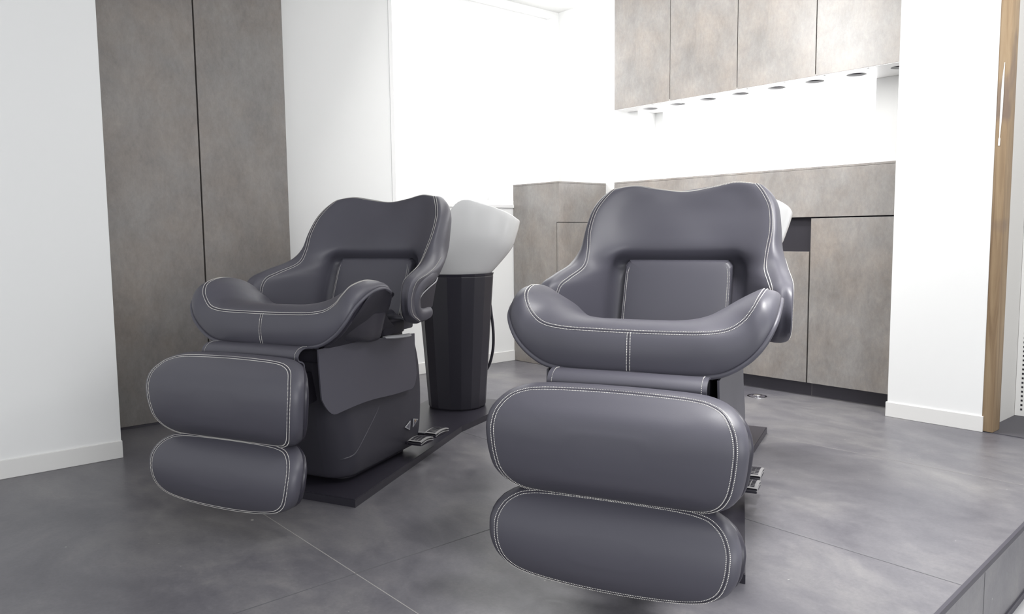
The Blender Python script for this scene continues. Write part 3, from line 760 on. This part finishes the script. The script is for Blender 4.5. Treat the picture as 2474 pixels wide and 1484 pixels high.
    # rolled arm ends of the backrest and the recessed panels inside them
    for s in (1, -1):
        cp = [(.262, .580, .790), (.298, .520, .752), (.319, .462, .722), (.328, .408, .705), (.332, .352, .692), (.334, .308, .667), (.334, .288, .635), (.334, .292, .604), (.333, .320, .583), (.331, .362, .577), (.329, .400, .580), (.328, .416, .582)]
        cr2 = [.006, .020, .028, .031, .032, .032, .031, .029, .026, .023, .022, .019]
        ln = smoothline(cp, 6); rad = [crv([Vector((r_, 0, 0)) for r_ in cr2], i/6).x for i in range(len(ln))]
        bm = bmesh.new(); tube(bm, [U(s*p.x, p.y, p.z) for p in ln], rad, 14, squash=(.72, 1, 1)); obj('arm_roll', bm, 'leather', back)
        pl = [(.470, .690), (.440, .683), (.40, .668), (.355, .650), (.325, .625), (.322, .602), (.345, .59), (.405, .592), (.43, .60), (.455, .66)]
        bm = bmesh.new(); f0 = [bm.verts.new(U(s*.334, y, z)) for y, z in pl]; f1 = [bm.verts.new(U(s*.300, y, z)) for y, z in pl]
        bm.faces.new(f0)
        for k in range(len(pl)): q = (k+1) % len(pl); bm.faces.new((f0[k], f0[q], f1[q], f1[k]))
        pn = obj('recess_panel', bm, 'shell', back, False)
        bm = bmesh.new(); l2 = smoothline([(.336, .470, .700), (.336, .455, .686), (.336, .41, .671), (.336, .36, .652), (.335, .335, .634), (.334, .325, .615)], 5)
        tube(bm, [U(s*p.x, p.y, p.z) for p in l2], .0022, 6); obj('piping', bm, 'sticker_grey', pn)
    # plug behind the backrest joining it to the body
    bm = bmesh.new(); box(bm, -.10, .10, .44, .58, .44, .545, .01)
    for v_ in bm.verts: v_.co.x += cx(v_.co.y)
    obj('back_bracket', bm, 'black', root)
    return root

def make_plate(label, loc, rz):
    # ---- base plate
    bm = bmesh.new()
    poly = [(-.272, 0), (.272, 0), (.182, .955), (.226, 1.50), (-.226, 1.50), (-.182, .955)]
    prism(bm, [U(u, y, 0)[:2] for u, y in poly], 0.0, .026)
    es = [e for e in bm.edges if abs(e.verts[0].co.z-.026) < 1e-5 and abs(e.verts[1].co.z-.026) < 1e-5]
    bmesh.ops.bevel(bm, geom=es, offset=.0025, segments=2, affect='EDGES')
    o = obj('base_plate', bm, 'plate', None, False); o.location = loc; o.rotation_euler = (0, 0, rz)
    return tag(o, label, 'base plate', 'steel base plates under the shampoo chairs')

def make_basin(label, loc, rz):
    root = thing('shampoo_basin', label, 'wash basin', loc, rz, 'shampoo basins on pedestals')
    PCX, PCY = -.085, 1.312
    # faceted pedestal
    def facet(a, b, z, n=16):
        row = []
        for k in range(n):
            q = 2*math.pi*(k+.5)/n; ca, sa = math.cos(q), math.sin(q)
            row.append(Vector((PCX+math.copysign(abs(ca)**.88, ca)*a, PCY+math.copysign(abs(sa)**.88, sa)*b, z)))
        return row
    def facets(bm, rings):
        V = [[bm.verts.new(p) for p in r_] for r_ in rings]
        for r0, r1 in zip(V[:-1], V[1:]):
            for k in range(len(r0)): bm.faces.new((r0[k], r0[(k+1) % len(r0)], r1[(k+1) % len(r0)], r1[k]))
        bm.faces.new(V[0]); bm.faces.new(V[-1])
    bm = bmesh.new(); facets(bm, [facet(.130, .124, .026), facet(.136, .128, .034), facet(.183, .160, .655), facet(.181, .158, .661)]); p = obj('pedestal', bm, 'ped', root, False)
    bm = bmesh.new(); facets(bm, [facet(.184, .161, .6615), facet(.186, .163, .672)]); obj('collar', bm, 'shell', root, False)
    # bowl
    def zr(t):   # rim height by angle (degrees), -90 = towards the chair
        d = abs(((t+90+180) % 360)-180)      # angle away from the neck side
        K = [(0, .90), (9, .925), (15, .972), (21, 1.002), (28, 1.009), (36, 1.001), (45, .989), (60, .968), (75, .947), (90, .925), (105, .914), (140, .905), (180, .90)]
        for (a, x), (b, y) in zip(K[:-1], K[1:]):
            if a <= d <= b:
                f = (d-a)/(b-a); return x+(y-x)*f
        return .90
    n = 60; rows = []
    cx0_, cy0_, A, B = -.045, 1.30, .292, .222
    for (f, kz) in ((0, 0), (.10, .06), (.37, .23), (.73, .49), (.88, .72), (.97, .90), (1.0, .985), (.99, 1.0), (.955, .995), (.93, .93), (.85, .70), (.65, .50), (.3, .42)):
        row = []
        for k in range(n):
            t = 360*k/n; ca, sa = math.cos(R(t)), math.sin(R(t))
            if f <= 1:
                bw, bd = .178, .157
                inner = len(rows) > 7
                xx = PCX+(cx0_-PCX)*f+(bw+(A-bw)*f)*ca if not inner else cx0_+A*f*ca
                yy = (PCY+(cy0_-PCY)*f)+(bd+(B-bd)*f)*sa if not inner else cy0_+B*f*sa
                e = .9
            z = .672+(zr(t)-.672)*kz
            row.append(Vector((xx, yy, z)))
        rows.append(row)
    bm = bmesh.new(); Surf(rows, True).mesh(bm, 3, 2, capstart=True, capend=True); obj('bowl', bm, 'porcelain', root)
    bm = bmesh.new(); pts = smoothline([(-.03, 1.455, .60), (.010, 1.472, .54), (.024, 1.475, .46), (.036, 1.470, .36), (.032, 1.465, .27), (.008, 1.452, .19), (-.05, 1.42, .13)], 6)
    tube(bm, pts, .007, 8); obj('hose', bm, 'black', root)
    return root

WR = R(-66.0)
OR_, OL_ = (1.48550102, 1.25536006, 0), (1.04929533, 2.36969508, 0)
chairR = make_chair('dark grey leather reclining shampoo chair on the right, nearest the camera', OR_, WR)
plateR = make_plate('dark painted steel base plate under the right shampoo chair', OR_, WR)
basinR = make_basin('white shampoo basin mostly hidden behind the right chair backrest', OR_, WR)
def copy_tree(o, parent=None):
    c = o.copy(); C.objects.link(c)
    if parent: c.parent = parent
    for ch in list(o.children): copy_tree(ch, c)
    return c
plateL = copy_tree(plateR); plateL.location = OL_; plateL['label'] = 'dark painted steel base plate under the left shampoo chair'
chairL = copy_tree(chairR); chairL.location = OL_; chairL['label'] = 'dark grey leather reclining shampoo chair on the left, in front of the tall cabinet'
basinL = copy_tree(basinR); basinL.location = OL_; basinL['label'] = 'white shampoo basin on a dark faceted pedestal beside the left chair'
